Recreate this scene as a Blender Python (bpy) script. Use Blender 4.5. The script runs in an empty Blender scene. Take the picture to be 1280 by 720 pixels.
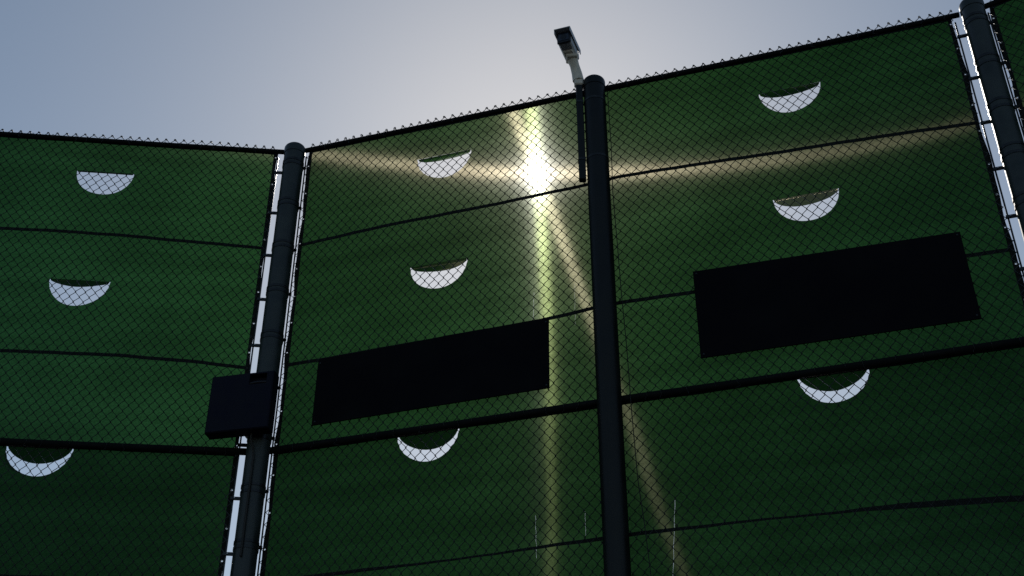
import bpy, math, random
import numpy as np
from mathutils import Vector, Matrix
from mathutils.geometry import delaunay_2d_cdt

random.seed(7)
R = math.radians
sc = bpy.context.scene
C = sc.collection

# ------------------------------------------------------------------ camera
CAM_H = 1.6
cam_d = bpy.data.cameras.new('camera')
cam_d.sensor_width = 36.0
cam_d.angle = R(43.96)
cam_d.clip_start = 0.05
cam_d.clip_end = 8000
cam = bpy.data.objects.new('camera', cam_d)
C.objects.link(cam)
cam.location = (0, 0, CAM_H)
cam.rotation_euler = (R(90 + 33.74), 0, 0)
sc.camera = cam

# ------------------------------------------------------------------ sky, sun, exposure
SUN_EL, SUN_AZ = 38.89, 1.47          # degrees; azimuth from +Y towards +X
world = bpy.data.worlds.new('World')
sc.world = world
world.use_nodes = True
wn, wl = world.node_tree.nodes, world.node_tree.links
bg = wn['Background']
sky = wn.new('ShaderNodeTexSky')
sky.sky_type = 'NISHITA'
sky.sun_disc = False
sky.sun_elevation = R(SUN_EL)
sky.sun_rotation = R(SUN_AZ)
sky.altitude = 100
sky.air_density = 1.0
sky.dust_density = 0.42
sky.ozone_density = 1.0
tint = wn.new('ShaderNodeVectorMath'); tint.operation = 'MULTIPLY'
tint.inputs[1].default_value = (1.03, 1.03, 0.94)
wl.new(sky.outputs[0], tint.inputs[0])
wl.new(tint.outputs[0], bg.inputs[0])
bg.inputs[1].default_value = 0.097

sun_dir = Vector((math.sin(R(SUN_AZ)) * math.cos(R(SUN_EL)), math.cos(R(SUN_AZ)) * math.cos(R(SUN_EL)), math.sin(R(SUN_EL))))
sun_d = bpy.data.lights.new('sun', 'SUN')
sun_d.energy = 3.0
sun_d.angle = R(0.53)
sun_d.color = (1.0, 0.95, 0.87)
sun = bpy.data.objects.new('sun', sun_d)
C.objects.link(sun)
sun.rotation_euler = sun_dir.to_track_quat('Z', 'Y').to_euler()
sun.location = sun_dir * 50

vs = sc.view_settings
vs.view_transform = 'Standard'
vs.look = 'None'
vs.gamma = 1.0
vs.use_curve_mapping = False
vs.exposure = -0.25
sc.cycles.use_denoising = False
sc.cycles.transparent_max_bounces = 16

# ------------------------------------------------------------------ places (metres)
L2 = Vector((-1.843, 8.238))      # corner post
M2 = Vector((0.633, 7.473))       # line post of the main run
R2 = Vector((3.371, 6.628))       # right terminal post
DA = (R2 - L2).normalized()
LEN_A = (R2 - L2).length
S_M = (M2 - L2).length
DB = Vector((0.99486, 0.10122))   # left run, pointing towards the corner post
AZC = R(-57)
DC = Vector((-math.sin(AZC), -math.cos(AZC)))
NA = Vector((-DA.y, DA.x)); NB = Vector((-DB.y, DB.x)); NC = Vector((-DC.y, DC.x))
LEN_B, LEN_C = 4.0, 2.9
MESH_Y = 0.095                    # chain link lies just behind the post axis plane
FAB_Y = 0.112                     # fabric hangs behind the chain link
POST_R = 0.084
RAIL_Z = 8.525
MID_Z = 5.715

# ------------------------------------------------------------------ helpers
def tag(o, label=None, cat=None, group=None, kind=None):
    if label: o['label'] = label
    if cat: o['category'] = cat
    if group: o['group'] = group
    if kind: o['kind'] = kind
    return o

def empty(name, loc=(0, 0, 0), x_axis=None):
    o = bpy.data.objects.new(name, None)
    o.empty_display_size = 0.2
    C.objects.link(o)
    o.location = loc
    if x_axis is not None:
        o.rotation_euler = (0, 0, math.atan2(x_axis[1], x_axis[0]))
    return o

def mesh(name, verts, faces, mat, parent=None, smooth=False):
    me = bpy.data.meshes.new(name)
    me.from_pydata([tuple(v) for v in verts], [], [tuple(f) for f in faces])
    me.materials.append(mat)
    if smooth:
        me.polygons.foreach_set('use_smooth', [True] * len(me.polygons))
    me.update()
    return link(name, me, parent)

def link(name, me, parent=None):
    o = bpy.data.objects.new(name, me)
    C.objects.link(o)
    if parent is not None:
        o.parent = parent
    return o

class MB:
    """collects simple shapes into one mesh"""
    def __init__(self): self.v = []; self.f = []
    def add(self, verts, faces):
        b = len(self.v)
        self.v += [tuple(p) for p in verts]
        self.f += [tuple(i + b for i in f) for f in faces]
        return self
    def box(self, c, size, mat=None, bev=0.0):
        x, y, z = (s / 2 for s in size)
        b = min(bev, x * .9, y * .9, z * .9)
        if b <= 0:
            pts = [Vector((i * x, j * y, k * z)) for i in (-1, 1) for j in (-1, 1) for k in (-1, 1)]
            fs = [(0, 1, 3, 2), (4, 6, 7, 5), (0, 4, 5, 1), (2, 3, 7, 6), (0, 2, 6, 4), (1, 5, 7, 3)]
        else:
            # chamfered box: profile rings along z
            pts, fs = [], []
            def ring(zz, ins):
                a, d = x - ins, y - ins
                e = b if ins == 0 else b * .6
                return [Vector(p + (zz,)) for p in ((a - e, -d), (a, -d + e), (a, d - e), (a - e, d), (-a + e, d), (-a, d - e), (-a, -d + e), (-a + e, -d))]
            for zz, ins in ((-z, b), (-z + b, 0), (z - b, 0), (z, b)):
                pts += ring(zz, ins)
            for r in range(3):
                for i in range(8):
                    j = (i + 1) % 8
                    fs.append((r * 8 + i, r * 8 + j, r * 8 + 8 + j, r * 8 + 8 + i))
            fs.append(tuple(reversed(range(8))))
            fs.append(tuple(range(24, 32)))
        m = mat or Matrix.Identity(3)
        c = Vector(c)
        return self.add([c + m @ p for p in pts], fs)
    def tube(self, pts, r, n=8, caps=True, closed=False):
        pts = [Vector(p) for p in pts]
        k = len(pts)
        rs = r if isinstance(r, (list, tuple)) else [r] * k
        V, F = [], []
        up = None
        for i, p in enumerate(pts):
            if closed:
                d = pts[(i + 1) % k] - pts[i - 1]
            else:
                d = pts[min(i + 1, k - 1)] - pts[max(i - 1, 0)]
            d.normalize()
            if up is None:
                up = Vector((0, 0, 1)) if abs(d.z) < .9 else Vector((1, 0, 0))
            a = up - d * up.dot(d)
            a.normalize(); up = a
            b = d.cross(a)
            for j in range(n):
                t = 2 * math.pi * j / n
                V.append(p + (a * math.cos(t) + b * math.sin(t)) * rs[i])
        last = k if closed else k - 1
        for i in range(last):
            i2 = (i + 1) % k
            for j in range(n):
                j2 = (j + 1) % n
                F.append((i * n + j, i * n + j2, i2 * n + j2, i2 * n + j))
        if caps and not closed:
            F.append(tuple(reversed(range(n))))
            F.append(tuple(range((k - 1) * n, k * n)))
        return self.add(V, F)
    def lathe(self, prof, c=(0, 0, 0), n=32):
        c = Vector(c); V, F = [], []
        for r, z in prof:
            for j in range(n):
                t = 2 * math.pi * j / n
                V.append(c + Vector((r * math.cos(t), r * math.sin(t), z)))
        for i in range(len(prof) - 1):
            for j in range(n):
                j2 = (j + 1) % n
                F.append((i * n + j, i * n + j2, (i + 1) * n + j2, (i + 1) * n + j))
        F.append(tuple(reversed(range(n))))
        F.append(tuple(range((len(prof) - 1) * n, len(prof) * n)))
        return self.add(V, F)
    def build(self, name, mat, parent=None, smooth=False, auto=None):
        o = mesh(name, self.v, self.f, mat, parent, smooth)
        if auto is not None:
            me = o.data
            me.polygons.foreach_set('use_smooth', [True] * len(me.polygons))
            try: me.set_sharp_from_angle(angle=R(auto))
            except Exception: pass
        return o

# ------------------------------------------------------------------ materials
def new_mat(name):
    m = bpy.data.materials.new(name)
    m.use_nodes = True
    nt = m.node_tree
    for n in list(nt.nodes):
        if n.type != 'OUTPUT_MATERIAL': nt.nodes.remove(n)
    return m, nt, nt.nodes['Material Output']

def paint(name, col, rough, metal=0.0, var=0.25, scale=14.0, spec=0.35, bump=0.0, bscale=160, coat=0.0):
    m, nt, out = new_mat(name)
    N, K = nt.nodes, nt.links
    b = N.new('ShaderNodeBsdfPrincipled')
    tc = N.new('ShaderNodeTexCoord')
    no = N.new('ShaderNodeTexNoise'); no.inputs['Scale'].default_value = scale; no.inputs['Detail'].default_value = 6
    K.new(tc.outputs['Object'], no.inputs['Vector'])
    mr = N.new('ShaderNodeMapRange')
    mr.inputs['From Min'].default_value = .3; mr.inputs['From Max'].default_value = .7
    mr.inputs['To Min'].default_value = 1 - var; mr.inputs['To Max'].default_value = 1 + var
    K.new(no.outputs['Fac'], mr.inputs['Value'])
    mx = N.new('ShaderNodeVectorMath'); mx.operation = 'SCALE'
    mx.inputs[0].default_value = col
    K.new(mr.outputs[0], mx.inputs['Scale'])
    K.new(mx.outputs[0], b.inputs['Base Color'])
    rr = N.new('ShaderNodeMath'); rr.operation = 'MULTIPLY'; rr.inputs[1].default_value = rough
    K.new(mr.outputs[0], rr.inputs[0]); K.new(rr.outputs[0], b.inputs['Roughness'])
    b.inputs['Metallic'].default_value = metal
    b.inputs['Specular IOR Level'].default_value = spec
    b.inputs['Coat Weight'].default_value = coat
    if bump:
        n2 = N.new('ShaderNodeTexNoise'); n2.inputs['Scale'].default_value = bscale; n2.inputs['Detail'].default_value = 3
        K.new(tc.outputs['Object'], n2.inputs['Vector'])
        bp = N.new('ShaderNodeBump'); bp.inputs['Strength'].default_value = bump; bp.inputs['Distance'].default_value = .002
        K.new(n2.outputs['Fac'], bp.inputs['Height']); K.new(bp.outputs[0], b.inputs['Normal'])
    K.new(b.outputs[0], out.inputs[0])
    return m

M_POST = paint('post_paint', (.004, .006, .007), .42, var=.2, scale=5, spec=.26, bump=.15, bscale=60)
M_POST_LIT = paint('lit_post_paint', (.022, .031, .033), .40, var=.3, scale=7, spec=.36, bump=.2, bscale=60)  # same paint as the line post, lightened for how light falls on these posts
M_WIRE = paint('vinyl_wire', (.010, .013, .013), .38, var=.3, scale=30)
M_RAIL = paint('rail_paint', (.004, .0055, .006), .8, var=.25, scale=6, spec=.12)
M_BAND = paint('band_steel', (.020, .024, .028), .32, metal=.3, var=.3, scale=20)
M_BOLT = paint('bolt_steel', (.35, .35, .36), .30, metal=1.0, var=.2, scale=60)
M_BRASS = paint('grommet_metal', (.42, .40, .36), .32, metal=1.0, var=.2, scale=80)
M_WEB = paint('webbing', (.010, .013, .013), .85, var=.3, scale=90, spec=.2, bump=.4, bscale=700)
M_BOARD = paint('board_black', (.003, .003, .0055), .8, var=.2, scale=3, spec=.08)
M_BOX = paint('box_plastic', (.0045, .006, .016), .6, var=.2, scale=9, spec=.12, bump=.2, bscale=300)
M_CREAM = paint('cream_metal', (.62, .57, .50), .45, var=.12, scale=18)
M_HOUSE = paint('camera_housing', (.34, .36, .40), .40, var=.12, scale=14)
M_DARKPL = paint('dark_plastic', (.012, .014, .02), .30, var=.2, scale=20)
M_GLASSY = paint('lens_window', (.012, .018, .035), .06, var=.1, scale=10, coat=.4)
M_CABLE = paint('cable_rubber', (.012, .013, .014), .55, var=.2, scale=40)

def fabric_material(name, trans=1.0, crinkle=1.0, warp_gain=1.0):
    m, nt, out = new_mat(name)
    N, K = nt.nodes, nt.links
    def math_(op, a, b=None):
        n = N.new('ShaderNodeMath'); n.operation = op
        for i, x in enumerate((a, b)):
            if x is None: continue
            if isinstance(x, (int, float)): n.inputs[i].default_value = x
            else: K.new(x, n.inputs[i])
        return n.outputs[0]
    def vec(op, a, b=None, s=None):
        n = N.new('ShaderNodeVectorMath'); n.operation = op
        for i, x in enumerate((a, b)):
            if x is None: continue
            if isinstance(x, tuple): n.inputs[i].default_value = x
            else: K.new(x, n.inputs[i])
        if s is not None:
            if isinstance(s, (int, float)): n.inputs['Scale'].default_value = s
            else: K.new(s, n.inputs['Scale'])
        return n.outputs['Value'] if op == 'DOT_PRODUCT' else n.outputs[0]
    def noise(co, scale, detail=2.0, mapscale=(1, 1, 1), color=False):
        mp = N.new('ShaderNodeMapping'); mp.inputs['Scale'].default_value = mapscale
        K.new(co, mp.inputs['Vector'])
        n = N.new('ShaderNodeTexNoise'); n.inputs['Scale'].default_value = scale; n.inputs['Detail'].default_value = detail
        K.new(mp.outputs[0], n.inputs['Vector'])
        return n.outputs['Color' if color else 'Fac']
    geo = N.new('ShaderNodeNewGeometry'); tc = N.new('ShaderNodeTexCoord')
    nor, obj = geo.outputs['Normal'], tc.outputs['Object']
    # yarn directions in the cloth: warp runs up the cloth, weft across it
    d = vec('DOT_PRODUCT', nor, (0, 0, 1))
    warp = vec('NORMALIZE', vec('SUBTRACT', (0, 0, 1), vec('SCALE', nor, s=d)))
    vt = N.new('ShaderNodeVectorTransform'); vt.vector_type = 'VECTOR'; vt.convert_from = 'OBJECT'; vt.convert_to = 'WORLD'
    vt.inputs[0].default_value = (1, 0, 0)
    xd = vec('DOT_PRODUCT', nor, vt.outputs[0])
    weft = vec('NORMALIZE', vec('SUBTRACT', vt.outputs[0], vec('SCALE', nor, s=xd)))
    across = math_('SUBTRACT', noise(obj, 1.0, 2.0, (75, 75, 6)), .5)    # each yarn leans a little differently
    along = math_('SUBTRACT', noise(obj, 1.0, 2.0, (8, 8, 110)), .5)
    slow = math_('SUBTRACT', noise(obj, 1.0, 1.0, (1.1, 1.1, .5)), .5)
    mid1 = math_('SUBTRACT', noise(obj, 1.0, 1.0, (7, 7, 3)), .5)
    mid2 = math_('SUBTRACT', noise(obj, 1.0, 1.0, (3, 3, 6)), .5)
    def yarn(deg, lean, slow_amt=0.0):
        t = vec('ADD', vec('SCALE', weft, s=math.cos(R(deg))), vec('SCALE', warp, s=math.sin(R(deg))))
        return vec('NORMALIZE', vec('ADD', t, vec('SCALE', nor, s=lean)))
    w2 = yarn(88.4, math_('ADD', math_('MULTIPLY', across, .085 * crinkle), math_('ADD', math_('MULTIPLY', slow, .06), math_('MULTIPLY', mid1, .035 * crinkle))))
    f2 = yarn(-7.6, math_('ADD', math_('MULTIPLY', along, .014), math_('MULTIPLY', mid2, .010)))
    dia = yarn(12.9, math_('ADD', math_('MULTIPLY', along, .011), math_('MULTIPLY', mid2, .008)))
    broad = noise(obj, 1.3, 4)
    fine = noise(obj, 1.0, 2, (420, 420, 420))
    dirt = N.new('ShaderNodeMapRange')
    dirt.inputs['From Min'].default_value = .3; dirt.inputs['From Max'].default_value = .7
    dirt.inputs['To Min'].default_value = .8; dirt.inputs['To Max'].default_value = 1.15
    K.new(broad, dirt.inputs['Value'])
    fm = N.new('ShaderNodeMapRange'); fm.inputs['To Min'].default_value = .55; fm.inputs['To Max'].default_value = 1.45
    K.new(fine, fm.inputs['Value'])
    bands = N.new('ShaderNodeMapRange')            # light and dark of horizontal folds, put into the cloth density
    bands.inputs['From Min'].default_value = .3; bands.inputs['From Max'].default_value = .7
    bands.inputs['To Min'].default_value = .82; bands.inputs['To Max'].default_value = 1.18
    K.new(noise(obj, 1.0, 3, (.35, .35, 7)), bands.inputs['Value'])
    grain = N.new('ShaderNodeMapRange')
    grain.inputs['From Min'].default_value = .25; grain.inputs['From Max'].default_value = .75
    grain.inputs['To Min'].default_value = .72; grain.inputs['To Max'].default_value = 1.28
    K.new(noise(obj, 1.0, 3, (70, 70, 90)), grain.inputs['Value'])
    amt = math_('MULTIPLY', math_('MULTIPLY', math_('MULTIPLY', dirt.outputs[0], bands.outputs[0]), fm.outputs[0]), grain.outputs[0])
    def closure(idn, col, **kw):
        n = N.new(idn)
        K.new(vec('SCALE', col, s=amt), n.inputs['Color'])
        for k, v in kw.items():
            if k == 'T': K.new(v, n.inputs['Tangent'])
            elif k in ('RU', 'RV'): n.inputs['RoughnessU' if k == 'RU' else 'RoughnessV'].default_value = v
        if idn == 'ShaderNodeBsdfHair':
            n.component = 'Transmission'
        return n.outputs[0]
    hair = lambda col, **kw: closure('ShaderNodeBsdfHair', tuple(c * trans for c in col), **kw)
    cl = [
        closure('ShaderNodeBsdfDiffuse', (.002, .010, .004)),
        closure('ShaderNodeBsdfTranslucent', (.0003 * trans, .0036 * trans, .0009 * trans)),
        closure('ShaderNodeBsdfTransparent', (.0044 * trans, .0096 * trans, .0066 * trans)),
        hair((.0009, .0069, .0006), T=warp, RU=.23, RV=.32),
        hair((.00034, .00038, .00027), T=warp, RU=.045, RV=.055),
        hair((.00105, .00105, .00110), T=warp, RU=.006, RV=.0065),
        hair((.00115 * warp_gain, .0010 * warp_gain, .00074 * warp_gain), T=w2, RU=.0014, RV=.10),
        hair((.00098, .00122, .00052), T=f2, RU=.0011, RV=.070),
        hair((.00085, .00078, .00055), T=dia, RU=.0011, RV=.070),
    ]
    acc = cl[0]
    for c in cl[1:]:
        a = N.new('ShaderNodeAddShader'); K.new(acc, a.inputs[0]); K.new(c, a.inputs[1]); acc = a.outputs[0]
    K.new(acc, out.inputs[0])
    return m
M_FAB = fabric_material('green_screen_cloth')
M_FLAP = fabric_material('shaded_flap_cloth', .4, 1.5, .5)  # same cloth as the screens; grazing-angle darkness put into lower transmission
M_FLAP_LIT = fabric_material('lit_crinkled_flap_cloth', .6, 3.5, 70.0)  # warp scatter boosted on one flap to paint in its sunlit tan
M_FAB_LIT = fabric_material('lit_screen_cloth', 1.75)  # left run's brighter backlight from its angle, put into the cloth transmission
M_FAB_DIM = fabric_material('dimmed_screen_cloth', .72)  # dimming away from the sun, put into the lower screens' transmission

def ground_material():
    m, nt, out = new_mat('court_asphalt')
    N, K = nt.nodes, nt.links
    b = N.new('ShaderNodeBsdfPrincipled'); b.inputs['Roughness'].default_value = .9
    tc = N.new('ShaderNodeTexCoord')
    n1 = N.new('ShaderNodeTexNoise'); n1.inputs['Scale'].default_value = .6; n1.inputs['Detail'].default_value = 8
    n2 = N.new('ShaderNodeTexNoise'); n2.inputs['Scale'].default_value = 120
    K.new(tc.outputs['Object'], n1.inputs['Vector']); K.new(tc.outputs['Object'], n2.inputs['Vector'])
    r = N.new('ShaderNodeValToRGB')
    r.color_ramp.elements[0].position = .35; r.color_ramp.elements[0].color = (.045, .046, .048, 1)
    r.color_ramp.elements[1].position = .7; r.color_ramp.elements[1].color = (.075, .075, .074, 1)
    K.new(n1.outputs['Fac'], r.inputs[0]); K.new(r.outputs[0], b.inputs['Base Color'])
    bp = N.new('ShaderNodeBump'); bp.inputs['Strength'].default_value = .5; bp.inputs['Distance'].default_value = .004
    K.new(n2.outputs['Fac'], bp.inputs['Height']); K.new(bp.outputs[0], b.inputs['Normal'])
    K.new(b.outputs[0], out.inputs[0])
    return m

# ------------------------------------------------------------------ ground
gm = MB()
gv = [(0, 0, 0)]
for ri, rr in enumerate((20, 200, 3000)):
    for j in range(32):
        t = 2 * math.pi * j / 32
        gv.append((rr * math.cos(t), rr * math.sin(t), 0))
gf = [(0, 1 + j, 1 + (j + 1) % 32) for j in range(32)]
for k in range(2):
    gf += [(1 + 32 * k + j, 33 + 32 * k + j, 33 + 32 * k + (j + 1) % 32, 1 + 32 * k + (j + 1) % 32) for j in range(32)]
tag(mesh('ground', gv, gf, ground_material()), kind='structure')

# ------------------------------------------------------------------ curves of the seams (s, z)
def curve(pts):
    xs = np.array([p[0] for p in pts]); zs = np.array([p[1] for p in pts])
    o = np.argsort(xs); xs, zs = xs[o], zs[o]
    deg = min(4, max(1, len(xs) - 2))
    return lambda s: float(np.interp(s, xs, zs))
SEAM_A = [
    [(0, 7.565), (.183, 7.574), (.6, 7.597), (.973, 7.606), (1.639, 7.612), (2.41, 7.628), (2.725, 7.652), (3.1, 7.640), (3.513, 7.616), (4.1, 7.590), (4.66, 7.565), (5.258, 7.533), (5.5, 7.52)],
    [(0, 6.452), (.358, 6.452), (1.2, 6.462), (2.1, 6.478), (2.26, 6.488), (2.479, 6.509), (2.672, 6.520), (3.188, 6.510), (4.2, 6.478), (5.05, 6.438), (5.5, 6.433)],
]
SEAM_B = [
    [(-4.1, 7.585), (-3, 7.597), (-2.225, 7.600), (-1.8, 7.604), (-1.291, 7.598), (-.7, 7.580), (-.147, 7.557), (0, 7.55)],
    [(-4.1, 6.47), (-1.981, 6.482), (-1.6, 6.490), (-1.105, 6.492), (-.6, 6.475), (-.206, 6.443), (0, 6.43)],
]
LOW_A = [(0, 4.745), (.461, 4.748), (1.463, 4.744), (2.461, 4.767), (2.696, 4.774), (3.4, 4.772), (4.128, 4.757), (4.5, 4.742), (5.025, 4.708), (5.5, 4.70)]
LOW_B = [(-4.1, 4.74), (-1.495, 4.742), (0, 4.75)]

# ------------------------------------------------------------------ cloth
def bulge(s, z, seed):
    a = seed * 1.7
    return (.0035 * math.sin(s * 2.1 + a) * math.sin(z * 1.9 + .6 * a)
            + .0016 * math.sin(s * 5.3 + 2 * a + z * 1.1) + .0012 * math.sin(z * 6.1 - s * 1.7 + a)
            + .0005 * math.sin(s * 13 + z * 7 + a)) + .008

def sheet(outer, holes, step, yfun):
    """triangulated flat sheet in (s,z) with holes, returned as verts and faces"""
    xs = [p[0] for p in outer]; zs = [p[1] for p in outer]
    pts, edges = [], []
    def loop(poly):
        b = len(pts)
        pts.extend(Vector(p) for p in poly)
        n = len(poly)
        edges.extend((b + i, b + (i + 1) % n) for i in range(n))
    loop(outer)
    for h in holes: loop(h)
    def inside(poly, x, z):
        c = False; n = len(poly); j = n - 1
        for i in range(n):
            (xi, zi), (xj, zj) = poly[i], poly[j]
            if (zi > z) != (zj > z) and x < (xj - xi) * (z - zi) / (zj - zi) + xi: c = not c
            j = i
        return c
    boxes = [(min(p[0] for p in h), max(p[0] for p in h), min(p[1] for p in h), max(p[1] for p in h)) for h in holes]
    if step:
        x = min(xs) + step
        while x < max(xs) - step * .5:
            z = min(zs) + step
            while z < max(zs) - step * .5:
                if not any(b[0] - step * .3 < x < b[1] + step * .3 and b[2] - step * .3 < z < b[3] + step * .3 for b in boxes):
                    pts.append(Vector((x, z)))
                z += step
            x += step
    ov, _, of, *_ = delaunay_2d_cdt(pts, edges, [], 1, 1e-5)
    faces = []
    for f in of:
        cx = sum(ov[i].x for i in f) / len(f); cz = sum(ov[i].y for i in f) / len(f)
        if any(b[0] <= cx <= b[1] and b[2] <= cz <= b[3] and inside(h, cx, cz) for b, h in zip(boxes, holes)): continue
        faces.append(tuple(reversed(f)) if False else tuple(f))
    verts = [(p.x, yfun(p.x, p.y), p.y) for p in ov]
    return verts, faces

def half_moon(sc_, zc, r, n=26):
    # straight edge on top, arc below, slightly irregular as cut by hand
    ph = random.uniform(0, 6)
    return [(sc_ + r * (1 + .012 * math.sin(3 * t + ph)) * math.cos(math.pi + math.pi * t / n),
             zc + r * (1.02 + .015 * math.sin(2 * t / n * 5 + ph)) * math.sin(math.pi + math.pi * t / n)) for t in range(n + 1)]

def flap(parent, sc_, zc, r, ang, curl, twist, yf, skew=0.0, mat=None):
    """the cut half-moon tongue, still attached along its straight edge, blown back behind the cloth"""
    V, F = [], []
    nu, nv = 18, 10
    for i in range(nu + 1):
        t = math.pi * i / nu
        ux = -math.cos(t)              # -1..1
        depth = math.sin(t)
        for j in range(nv + 1):
            v = depth * j / nv * r * .97
            a = 0.0; y = 0.0; z = 0.0; k = 0.0
            m = 8
            for q in range(m):
                w = (q + .5) / m * v
                fr = w / r
                a = R(ang) * min(1.0, .62 + fr * 3.0) + R(curl) * fr * fr + R(twist) * ux * fr
                y += math.sin(a) * v / m
                z -= math.cos(a) * v / m
            V.append((sc_ + ux * r * .985 * (1 - .16 * v / r) + skew * y, yf(sc_, zc) + .002 + y, zc + .002 + z))
    for i in range(nu):
        for j in range(nv):
            a = i * (nv + 1) + j
            F.append((a, a + nv + 1, a + nv + 2, a + 1))
    return mesh('vent_flap', V, F, mat or M_FLAP, parent, smooth=True)

def tape(name, parent, cfun, s0, s1, width, yf, mat=M_WEB, wob=.0012, widths=None):
    """sewn webbing band following a curve along the cloth"""
    n = int((s1 - s0) / .045)
    V, F = [], []
    for i in range(n + 1):
        s = s0 + (s1 - s0) * i / n
        z = cfun(s) + wob * math.sin(s * 9.3) + wob * .7 * math.sin(s * 23.1 + 1)
        w = width if widths is None else widths(s)
        y = yf(s, z) - .005
        for dy, dz in ((-.0015, w / 2), (-.0015, -w / 2), (.0015, -w / 2), (.0015, w / 2)):
            V.append((s, y + dy, z + dz))
    for i in range(n):
        for j in range(4):
            j2 = (j + 1) % 4
            F.append((i * 4 + j, i * 4 + j2, i * 4 + 4 + j2, i * 4 + 4 + j))
    F += [(3, 2, 1, 0), (n * 4, n * 4 + 1, n * 4 + 2, n * 4 + 3)]
    return mesh(name, V, F, mat, parent)

def side_hem(parent, s_in, s_out, z0, z1, yf):
    """vertical hem with real grommet holes; brass rings round the holes"""
    lo, hi = min(s_in, s_out), max(s_in, s_out)
    n = 60
    def wav(z): return .006 * math.sin(z * 7.4 + s_out) + .003 * math.sin(z * 17 + 2 * s_out)
    edge = s_out
    left, right = [], []
    for i in range(n + 1):
        z = z0 + (z1 - z0) * i / n
        a = (lo + (wav(z) if edge == lo else 0), z); b = (hi + (wav(z) if edge == hi else 0), z)
        left.append(a); right.append(b)
    outer = left + right[::-1]
    cx = (lo * .55 + hi * .45) if edge == lo else (lo * .45 + hi * .55)
    holes, cen = [], []
    z = z0 + .08
    while z < z1 - .05:
        c0 = cx + wav(z) * .5
        holes.append([(c0 + .0055 * math.cos(t * math.pi / 4), z + .0055 * math.sin(t * math.pi / 4)) for t in range(8)])
        cen.append((c0, z))
        z += .27 + random.uniform(-.03, .03)
    v, f = sheet(outer, holes, 0, lambda s, zz: yf(s, zz) - .004)
    mesh('side_hem', v, f, M_WEB, parent)
    g = MB()
    for c0, z in cen:
        y = yf(c0, z) - .006
        g.tube([(c0 + .0085 * math.cos(2 * math.pi * k / 10), y, z + .0085 * math.sin(2 * math.pi * k / 10)) for k in range(10)], .0028, n=5, closed=True)
    o = g.build('grommet_rings', M_BRASS, parent, smooth=True); o['kind'] = 'stuff'
    return cen

def windscreen(label, origin, axis, s0, s1, z0, z1, vents, seams, seed, hem_l=True, hem_r=True, threads=(), cloth=None, back=0.0):
    root = empty('windscreen', (origin.x, origin.y, 0), axis)
    tag(root, label, 'windscreen', 'green windscreens laced to the tall fence')
    yf = lambda s, z: FAB_Y + back + bulge(s, z, seed)
    holes = [half_moon(c, z, r) for (c, z, r, *_) in vents]
    for (sa, za, sb, zb, w) in threads:            # narrow vertical runs pulled in the cloth
        k = 10
        mid = [(sa + (sb - sa) * i / k + .002 * math.sin(i * 1.9), za + (zb - za) * i / k, w * (.25 + .75 * abs(math.sin(i * 1.3 + .7)))) for i in range(k + 1)]
        holes.append([(x - ww, z) for x, z, ww in mid] + [(x + ww, z) for x, z, ww in reversed(mid)])
    h = .034
    a, b = s0 + (h * .7 if hem_l else 0), s1 - (h * .7 if hem_r else 0)
    n = 24
    outer = [(a + (b - a) * i / n, z0) for i in range(n)] + [(b, z0 + (z1 - z0) * i / n) for i in range(n)] + \
            [(b - (b - a) * i / n, z1) for i in range(n)] + [(a, z1 - (z1 - z0) * i / n) for i in range(n)]
    v, f = sheet(outer, holes, .09, yf)
    mesh('cloth', v, f, cloth or M_FAB, root, smooth=True)
    for (c, z, r, ang, curl, tw, sk) in vents:
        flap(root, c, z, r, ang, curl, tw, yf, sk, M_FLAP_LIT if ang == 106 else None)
        # the stitched straight edge above the cut
    for cpts, w in seams:
        tape('seam_tape', root, curve(cpts), a, b, w if not callable(w) else .02, yf, widths=w if callable(w) else None)
    tape('top_hem', root, lambda s: z1 - .012, a, b, .036, yf)
    tape('bottom_hem', root, lambda s: z0 + .012, a, b, .036, yf)
    if hem_l: side_hem(root, s0 + h, s0, z0, z1, yf)
    if hem_r: side_hem(root, s1 - h, s1, z0, z1, yf)
    return root

VR = .231
windscreen('upper green screen with four crescent vents between corner post and glinting right post', L2, DA, .088, LEN_A - .118, MID_Z - .01, 8.56,
    [(1.316, 8.224, VR, 121, 8, 3, -0.25), (1.308, 7.150, VR, 110, 6, -4, -0.28), (4.088, 8.197, VR, 118, 6, 3, -0.03), (4.082, 7.178, VR, 106, 8, 3, -0.03)],
    [(SEAM_A[0], .029), (SEAM_A[1], .029)], 1.0,
    threads=[(2.06, 6.735, 2.052, 6.49, .0007), (2.368, 6.751, 2.364, 6.395, .0004)])
windscreen('lower green screen below the thick rail between corner post and glinting right post', L2, DA, .078, LEN_A - .118, .12, MID_Z + .03,
    [(1.270, 5.728, VR, 82, 4, -2, -0.3), (4.071, 5.740, VR, 82, 4, 2, -0.03)],
    [(LOW_A, lambda s: .020 + .014 * max(0, min(1, (s - 4.0) / .35)) + .006 * math.sin(s * 3)), ([(0, 3.7), (5.5, 3.7)], .024), ([(0, 2.6), (5.5, 2.62)], .024), ([(0, 1.4), (5.5, 1.4)], .024)], 2.0,
    threads=[(2.051, 4.984, 2.054, 4.690, .0005), (2.385, 4.969, 2.385, 4.804, .0004), (2.977, 4.985, 2.925, 4.44, .0006)], cloth=M_FAB_DIM, back=.014)
windscreen('upper green screen with crescent vents on the short run left of the corner post', L2, DB, -LEN_B + .1, -.135, MID_Z - .01, 8.56,
    [(-1.516, 8.232, VR, 128, 4, -4, -0.22), (-1.524, 7.150, VR, 113, -4, 6, -0.24)],
    [(SEAM_B[0], .028), (SEAM_B[1], .028)], 3.0, cloth=M_FAB_LIT)
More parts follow.
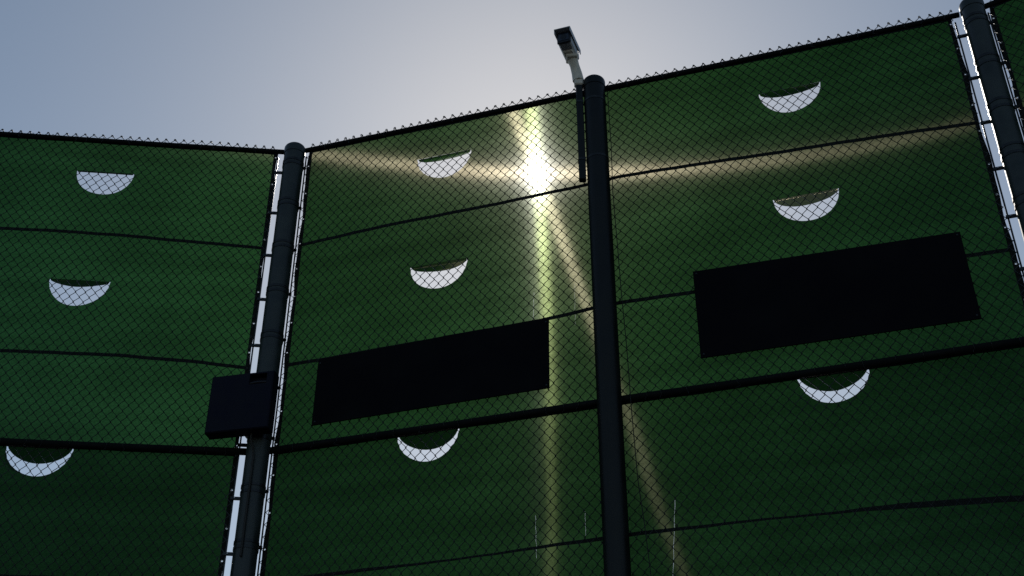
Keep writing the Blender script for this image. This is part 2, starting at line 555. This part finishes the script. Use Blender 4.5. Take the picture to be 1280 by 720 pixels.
windscreen('lower green screen below the thick rail on the run left of the corner post', L2, DB, -LEN_B + .1, -.135, .12, MID_Z + .03,
    [(-1.541, 5.722, VR + .004, 81, 4, 2, -0.24)],
    [(LOW_B, .022), ([(-4.1, 3.7), (0, 3.7)], .024), ([(-4.1, 2.6), (0, 2.62)], .024), ([(-4.1, 1.4), (0, 1.4)], .024)], 4.0, cloth=M_FAB_DIM, back=.014)
windscreen('upper green screen strip beyond the glinting right post', R2, DC, .115, LEN_C - .1, MID_Z - .01, 8.56,
    [], [([(0, 7.54), (3, 7.56)], .024), ([(0, 6.43), (3, 6.45)], .024)], 5.0)
windscreen('lower green screen strip beyond the glinting right post', R2, DC, .115, LEN_C - .1, .12, MID_Z + .03,
    [], [([(0, 4.7), (3, 4.72)], .024), ([(0, 3.7), (3, 3.7)], .024), ([(0, 2.6), (3, 2.6)], .024), ([(0, 1.4), (3, 1.4)], .024)], 6.0, cloth=M_FAB_DIM, back=.014)

# ------------------------------------------------------------------ chain link fence runs
def chain_link(parent, s0, s1, z_top, wire_r=.0038, w=.0745):
    p = w / 2
    k = int((s1 - s0) / p)
    hh = .0462
    nseg = int((z_top - .05) / hh)
    n = 3
    idx = np.arange(nseg + 1)
    rng = np.random.default_rng(3)
    Vall, off = [], 0
    Fall = []
    ang = np.arange(n) * 2 * math.pi / n
    quad = []
    for i in range(nseg):
        for j in range(n):
            j2 = (j + 1) % n
            quad.append((i * n + j, i * n + j2, (i + 1) * n + j2, (i + 1) * n + j))
    quad = np.array(quad)
    # gentle irregularity shared by the whole weave so that the loops still meet
    for q in range(k):
        sgn = np.where((idx + q) % 2 == 0, 1.0, -1.0)
        zz = z_top - idx * hh
        x = s0 + (q + .5) * p + sgn * (p / 2 + wire_r * 1.0)
        xo = .008 * np.sin(zz * 1.7 + x * .9) + .0035 * np.sin(zz * 5.1 + x * 2.3)
        zo = .007 * np.sin(x * 2.1 + zz * .4) + .0035 * np.sin(x * 6.7) + .0015 * np.sin(q * 2.399)
        y = MESH_Y + sgn * wire_r * .9 + .004 * np.sin(zz * 2.3 + x * 1.3)
        P = np.stack([x + xo, y, zz + zo], 1)
        ring = P[:, None, :] + wire_r * np.stack([np.cos(ang), np.sin(ang), 0 * ang], 1)[None]
        Vall.append(ring.reshape(-1, 3)); Fall.append(quad + off); off += ring.shape[0] * n
    # knuckled selvage: a small closed hook over every joined pair at the top edge
    mb = MB()
    for q in range(k):
        if q % 2 == 1:
            continue
        x = s0 + (q + 1) * p; zz = z_top
        xo = .008 * math.sin(zz * 1.7 + x * .9) + .0035 * math.sin(zz * 5.1 + x * 2.3)
        zo = .007 * math.sin(x * 2.1 + zz * .4) + .0035 * math.sin(x * 6.7)
        j = random.uniform(-.004, .004)
        mb.tube([(x + xo - .007, MESH_Y - .004, zz + zo - .010), (x + xo - .004 + j, MESH_Y - .003, zz + zo + .004), (x + xo + .003 + j, MESH_Y + .002, zz + zo + .007), (x + xo + .008, MESH_Y + .004, zz + zo - .004), (x + xo + .006, MESH_Y + .003, zz + zo - .014)], wire_r, n=4)
    Vall = np.concatenate(Vall); Fall = np.concatenate(Fall)
    me = bpy.data.meshes.new('chain_link_mesh')
    kv = np.array(mb.v); kf = [tuple(i + len(Vall) for i in f) for f in mb.f]
    quads = [f for f in kf if len(f) == 4]
    Fq = np.concatenate([Fall, np.array(quads)])
    Vq = np.concatenate([Vall, kv])
    me.vertices.add(len(Vq)); me.vertices.foreach_set('co', Vq.astype(np.float32).ravel())
    me.loops.add(Fq.size); me.loops.foreach_set('vertex_index', Fq.astype(np.int32).ravel())
    me.polygons.add(len(Fq)); me.polygons.foreach_set('loop_start', np.arange(0, Fq.size, 4, dtype=np.int32))
    me.polygons.foreach_set('use_smooth', np.ones(len(Fq), dtype=bool))
    me.update(calc_edges=True); me.validate()
    me.materials.append(M_WIRE)
    o = link('chain_link_mesh', me, parent); o['kind'] = 'stuff'
    return o

def rail(name, parent, s0, s1, z, r, sag=0.0):
    t = MB(); n = 14
    t.tube([(s0 + (s1 - s0) * i / n, .066, z - sag * math.sin(math.pi * i / n)) for i in range(n + 1)], r, n=14)
    return t.build(name, M_RAIL, parent, auto=40)

def ties(parent, s0, s1, z, r):
    t = MB(); s = s0 + .2
    while s < s1 - .1:
        t.tube([(s + .004 * math.sin(k), .066 + (r + .003) * math.cos(2 * math.pi * k / 10) + (.008 if math.cos(2 * math.pi * k / 10) > .5 else 0), z + (r + .003) * math.sin(2 * math.pi * k / 10)) for k in range(10)], .0022, n=4, closed=True)
        if random.random() < .6:
            t.tube([(s, .066 - r - .002, z - r * .5), (s + random.uniform(-.02, .02), .066 - r - .012, z - r - .015), (s + random.uniform(-.03, .03), .060 - r, z - r - .03)], .0016, n=4)
        s += .16 + random.uniform(-.07, .07)
    o = t.build('rail_ties', M_WIRE, parent, smooth=True); o['kind'] = 'stuff'

def tension_bar(parent, s):
    return MB().box((s, MESH_Y - .006, 4.30), (.012, .007, 8.36), bev=.002).build('tension_bar', M_BAND, parent)

def fence_run(label, origin, axis, s0, s1, z_top, spans, bars):
    root = empty('chain_link_fence', (origin.x, origin.y, 0), axis)
    tag(root, label, 'fence', 'runs of tall chain link fence')
    chain_link(root, s0, s1, z_top)
    for a, b in spans:
        rail('top_rail', root, a, b, RAIL_Z, .0212, .004)
        rail('middle_rail', root, a, b, MID_Z, .0262, .006)
        rail('bottom_rail', root, a, b, .16, .0212)
        ties(root, a, b, RAIL_Z, .0212); ties(root, a, b, MID_Z, .0262)
    for s in bars: tension_bar(root, s)
    return root

fence_run('black chain link fence run between corner post and right post, behind the two black boards', L2, DA, .085, LEN_A - .11, 8.607,
          [(.07, S_M - .07), (S_M + .07, LEN_A - .07)], [.082, LEN_A - .108])
fence_run('black chain link fence run left of the corner post', L2, DB, -LEN_B + .05, -.14, 8.600,
          [(-2.70 + .07, -.07), (-LEN_B, -2.70 - .07)], [-.128])
fence_run('black chain link fence run beyond the glinting right post', R2, DC, .11, LEN_C - .05, 8.605,
          [(.07, LEN_C - .07)], [.105])

# ------------------------------------------------------------------ posts
def fence_post(label, p2, top, bands, mat=None):
    mat = mat or M_POST
    p2 = p2 + DA * .018
    root = empty('fence_post', (p2.x, p2.y, 0))
    tag(root, label, 'post', 'round black fence posts')
    MB().lathe([(POST_R, -.2), (POST_R, top)], n=40).build('post_tube', mat, root, auto=40)
    prof = [(POST_R + .004, top - .05), (POST_R + .005, top + .004)]
    for k in range(1, 9):
        a = math.pi / 2 * k / 8
        prof.append((max(.004, (POST_R + .005) * math.cos(a)), top + .004 + .052 * math.sin(a)))
    MB().lathe(prof, n=40).build('cap', mat, root, auto=50)
    for z, direction, reach in bands:
        d = Vector((direction.x, direction.y, 0)).normalized()
        nrm = Vector((-d.y, d.x, 0))
        if nrm.y < 0: nrm = -nrm
        b = MB()
        b.lathe([(POST_R + .001, z - .011), (POST_R + .004, z - .011), (POST_R + .004, z + .011), (POST_R + .001, z + .011)], n=32)
        rot = Matrix((d, nrm, Vector((0, 0, 1)))).transposed()
        for e in (-.006, .006):
            b.box(d * (POST_R * .55 + (reach - POST_R * .55) / 2 + .004) + nrm * (MESH_Y - .018 + e) + Vector((0, 0, z)), (reach - POST_R * .55 + .02, .003, .022), rot)
        o = b.build('tension_band', M_BAND, root, auto=40)
        bt = MB().box(d * (reach - .016) + nrm * (MESH_Y - .028) + Vector((0, 0, z)), (.011, .012, .011), rot, bev=.002)
        bt.build('bolt', M_BOLT, o)
    return root

def series(z0, dz, d, reach, zmin=.3):
    out = []; z = z0; i = 0
    while z > zmin:
        out.append((z + random.uniform(-.006, .006), d, reach)); z -= dz
    return out
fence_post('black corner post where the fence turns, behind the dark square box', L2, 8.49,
           series(8.30, .421, -DB, .128 + .018) + series(8.343, .421, DA, .082 - .018), M_POST_LIT)
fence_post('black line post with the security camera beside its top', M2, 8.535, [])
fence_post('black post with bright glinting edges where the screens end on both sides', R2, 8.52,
           series(8.315, .414, -DA, .108 + .018) + series(8.37, .41, DC, .105 - .015), M_POST_LIT)
B2 = L2 - DB * 2.70
fence_post('black line post on the run past the corner post, away from the boards', B2, 8.49, [])
E2 = R2 + DC * LEN_C
fence_post('black post at the end of the strip beyond the glinting post', E2, 8.52, [])

# ------------------------------------------------------------------ black boards
def board(label, quad, y, bolts):
    root = empty('black_board', (L2.x, L2.y, 0), DA)
    tag(root, label, 'board', 'black boards fixed to the fence')
    t = .010
    V, F = [], []
    cx = sum(p[0] for p in quad) / 4; cz = sum(p[1] for p in quad) / 4
    for yy, ins in ((y + t, 0), (y + .002, 0), (y, .003)):
        for (s, z) in quad:
            V.append((s + (ins if s < cx else -ins), yy, z + (ins if z < cz else -ins)))
    for k in range(2):
        for j in range(4):
            j2 = (j + 1) % 4
            F.append((k * 4 + j, k * 4 + j2, k * 4 + 4 + j2, k * 4 + 4 + j))
    F += [(0, 1, 2, 3), (11, 10, 9, 8)]
    mesh('panel', V, F, M_BOARD, root)
    for (s, z) in bolts:
        MB().lathe([(.004, -.004), (.008, -.003), (.008, .002), (.005, .005)], n=10).build('bolt', M_BAND, root, auto=40)
        o = C.objects[-1]; o.rotation_euler = (R(90), 0, 0); o.location = (s, y - .001, z)
    return root
def grid_bolts(q, n):
    out = []
    for i in range(n):
        f = i / (n - 1)
        f = .02 + .96 * f
        for (a, b, dz) in ((q[0], q[1], -.025), (q[3], q[2], .025)):
            out.append((a[0] + (b[0] - a[0]) * f, a[1] + (b[1] - a[1]) * f + dz))
    return out
q1 = [(.391, 6.430), (2.181, 6.468), (2.176, 5.892), (.386, 5.875)]
q2 = [(3.237, 6.650), (5.031, 6.610), (5.036, 5.924), (3.234, 5.945)]
board('long thin plain black board between the corner post and the camera post', q1, .071, [(2.160, 6.43), (2.156, 5.915), (.41, 6.39), (.41, 5.9)])
board('taller plain black board between the camera post and the glinting right post', q2, .071, [(5.01, 6.585), (5.012, 5.95), (3.26, 6.625), (3.258, 5.97)])

# ------------------------------------------------------------------ dark box on the corner post
def post_box():
    az = R(-78)
    d = Vector((-math.sin(az), -math.cos(az)))
    root = empty('equipment_box', (L2.x, L2.y, 5.755), d)
    tag(root, 'flat square navy black box with handle recess clamped to the corner post', 'box')
    x0, x1, z0, z1 = -.310, .168, 0.0, .462
    yf, yb = -.225, -.120
    xs = [x0, x0 + .008, -.015, .118, x1 - .008, x1]
    zs = [z0, z0 + .008, .362, .446, z1 - .008, z1]
    b = MB()
    # front face with a recessed hand hold
    def P(i, j):
        rim = i in (0, 5) or j in (0, 5)
        return (xs[i], yf + (.008 if rim else 0), zs[j])
    V = [P(i, j) for j in range(6) for i in range(6)]
    F = []
    for j in range(5):
        for i in range(5):
            if i == 2 and j == 2: continue
            F.append((j * 6 + i, j * 6 + i + 1, (j + 1) * 6 + i + 1, (j + 1) * 6 + i))
    o0 = len(V)
    ring = [2 * 6 + 2, 2 * 6 + 3, 3 * 6 + 3, 3 * 6 + 2]
    V += [(V[k][0], yf + .055, V[k][2]) for k in ring]
    for k in range(4):
        k2 = (k + 1) % 4
        F.append((ring[k], ring[k2], o0 + k2, o0 + k))
    F.append((o0, o0 + 1, o0 + 2, o0 + 3))
    # sides and back
    rim = [i for i in range(6)] + [j * 6 + 5 for j in range(1, 6)] + [30 + i for i in range(4, -1, -1)] + [j * 6 for j in range(4, 0, -1)]
    o1 = len(V)
    V += [(V[k][0], yb, V[k][2]) for k in rim]
    n = len(rim)
    for k in range(n):
        k2 = (k + 1) % n
        F.append((rim[k2], rim[k], o1 + k, o1 + k2))
    F.append(tuple(o1 + k for k in range(n)))
    b.add(V, F)
    body = b.build('housing', M_BOX, root)
    MB().tube([(-.012, yf + .012, .376), (.05, yf + .006, .378), (.115, yf + .012, .376)], .009, n=8).build('grab_handle', M_DARKPL, body, auto=40)
    for z in (.07, .39):
        m = MB()
        m.box((0, -.104, z), (.16, .034, .05), bev=.004)
        m.lathe([(POST_R + .001, z - .016), (POST_R + .008, z - .016), (POST_R + .008, z + .016), (POST_R + .001, z + .016)], n=32)
        m.build('mounting_clamp', M_BAND, root, auto=40)
    # conduit boxes under the housing
    MB().tube([(.02, -.15, .005), (.02, -.15, -.05), (.03, -.12, -.09), (.035, -.105, -.16), (.03, -.098, -.9)], .009, n=8).build('conduit', M_CABLE, root, auto=40)
post_box()

# ------------------------------------------------------------------ security camera beside the line post
def security_camera():
    base = Vector((.519, 7.470, 7.56))
    root = empty('security_camera', base + Vector((.012, -.004, 0)))
    tag(root, 'bullet security camera on a pale arm and square tube strapped to the line post', 'camera')
    W = lambda x, y, z: Vector((x, y, z)) - base
    # square mounting tube
    MB().box(W(.519, 7.470, 8.03), (.052, .052, .95), bev=.004).build('mounting_tube', M_POST, root)
    for z in (7.75, 8.33):
        s = MB()
        s.lathe([(POST_R + .001, z - .010), (POST_R + .003, z - .010), (POST_R + .003, z + .010), (POST_R + .001, z + .010)], W(M2.x + .005, M2.y - .001, 0), n=28)
        s.box(W(.519, 7.470, z), (.058, .058, .02))
        s.build('strap', M_BAND, root, auto=40)
    # pale arm
    arm = MB()
    arm.box(W(.517, 7.465, 8.545), (.070, .062, .085), bev=.010)
    arm.build('arm_base', M_CREAM, root)
    a2 = MB()
    pts = [W(.515, 7.465, 8.56), W(.505, 7.455, 8.63), W(.488, 7.432, 8.69), W(.470, 7.405, 8.735)]
    a2.tube(pts, [.046, .042, .038, .044], n=8)
    ar = a2.build('arm', M_CREAM, root, auto=45)
    MB().box(W(.466, 7.400, 8.742), (.092, .100, .036), bev=.008).build('swivel_joint', M_CREAM, ar)
    # housing points towards the court, a little to the left
    fwd = Vector((-.088, -.262, -.022)).normalized()
    side = fwd.cross(Vector((0, 0, 1))).normalized()
    up = side.cross(fwd).normalized()
    rot = Matrix((side, fwd, up)).transposed()
    c = W(.440, 7.365, 8.822)
    hs = MB().box(c, (.108, .250, .104), rot, bev=.012).build('housing', M_HOUSE, root, auto=30)
    sh = MB()
    sh.box(c + up * .060 + fwd * .024, (.130, .315, .008), rot, bev=.002)
    for e in (-1, 1):
        sh.box(c + side * e * .0635 + up * .040 + fwd * .024, (.005, .311, .046), rot)
    sh.build('sun_shield', M_HOUSE, hs)
    MB().box(c + fwd * .130, (.112, .022, .108), rot, bev=.006).build('front_bezel', M_DARKPL, hs)
    MB().box(c + fwd * .1425, (.084, .004, .066), rot, bev=.001).build('lens_window', M_GLASSY, hs)
    l = MB()
    l.tube([c + fwd * .144, c + fwd * .1465], .024, n=20)
    l.build('lens', M_DARKPL, hs)
    MB().box(c - up * .060 - fwd * .02, (.080, .130, .022), rot, bev=.004).build('mounting_foot', M_CREAM, hs)
    MB().tube([c - fwd * .112 - up * .02, c - fwd * .15 - up * .03, W(.535, 7.50, 8.70), W(.548, 7.505, 8.60), W(.546, 7.502, 8.50)], .006, n=6).build('lead', M_CABLE, root, smooth=True)
security_camera()

# ------------------------------------------------------------------ hanging cable right of the line post
cr = MB()
cpts = [(2.700, 8.50), (2.706, 7.948), (2.698, 7.482), (2.710, 7.0), (2.720, 6.544), (2.734, 6.144), (2.746, 5.826), (2.748, 5.642), (2.757, 5.116), (2.784, 4.782), (2.802, 4.474), (2.83, 4.0), (2.84, 3.2), (2.82, 2.0)]
cr.tube([(s, .036 if abs(z - MID_Z) < .3 else .07, z) for s, z in cpts], .0032, n=5)
co = cr.build('hanging_cable', M_CABLE, None, smooth=True)
co.location = (L2.x, L2.y, 0); co.rotation_euler = (0, 0, math.atan2(DA.y, DA.x))
tag(co, 'thin black cable hanging against the fence beside the camera post', 'cable')
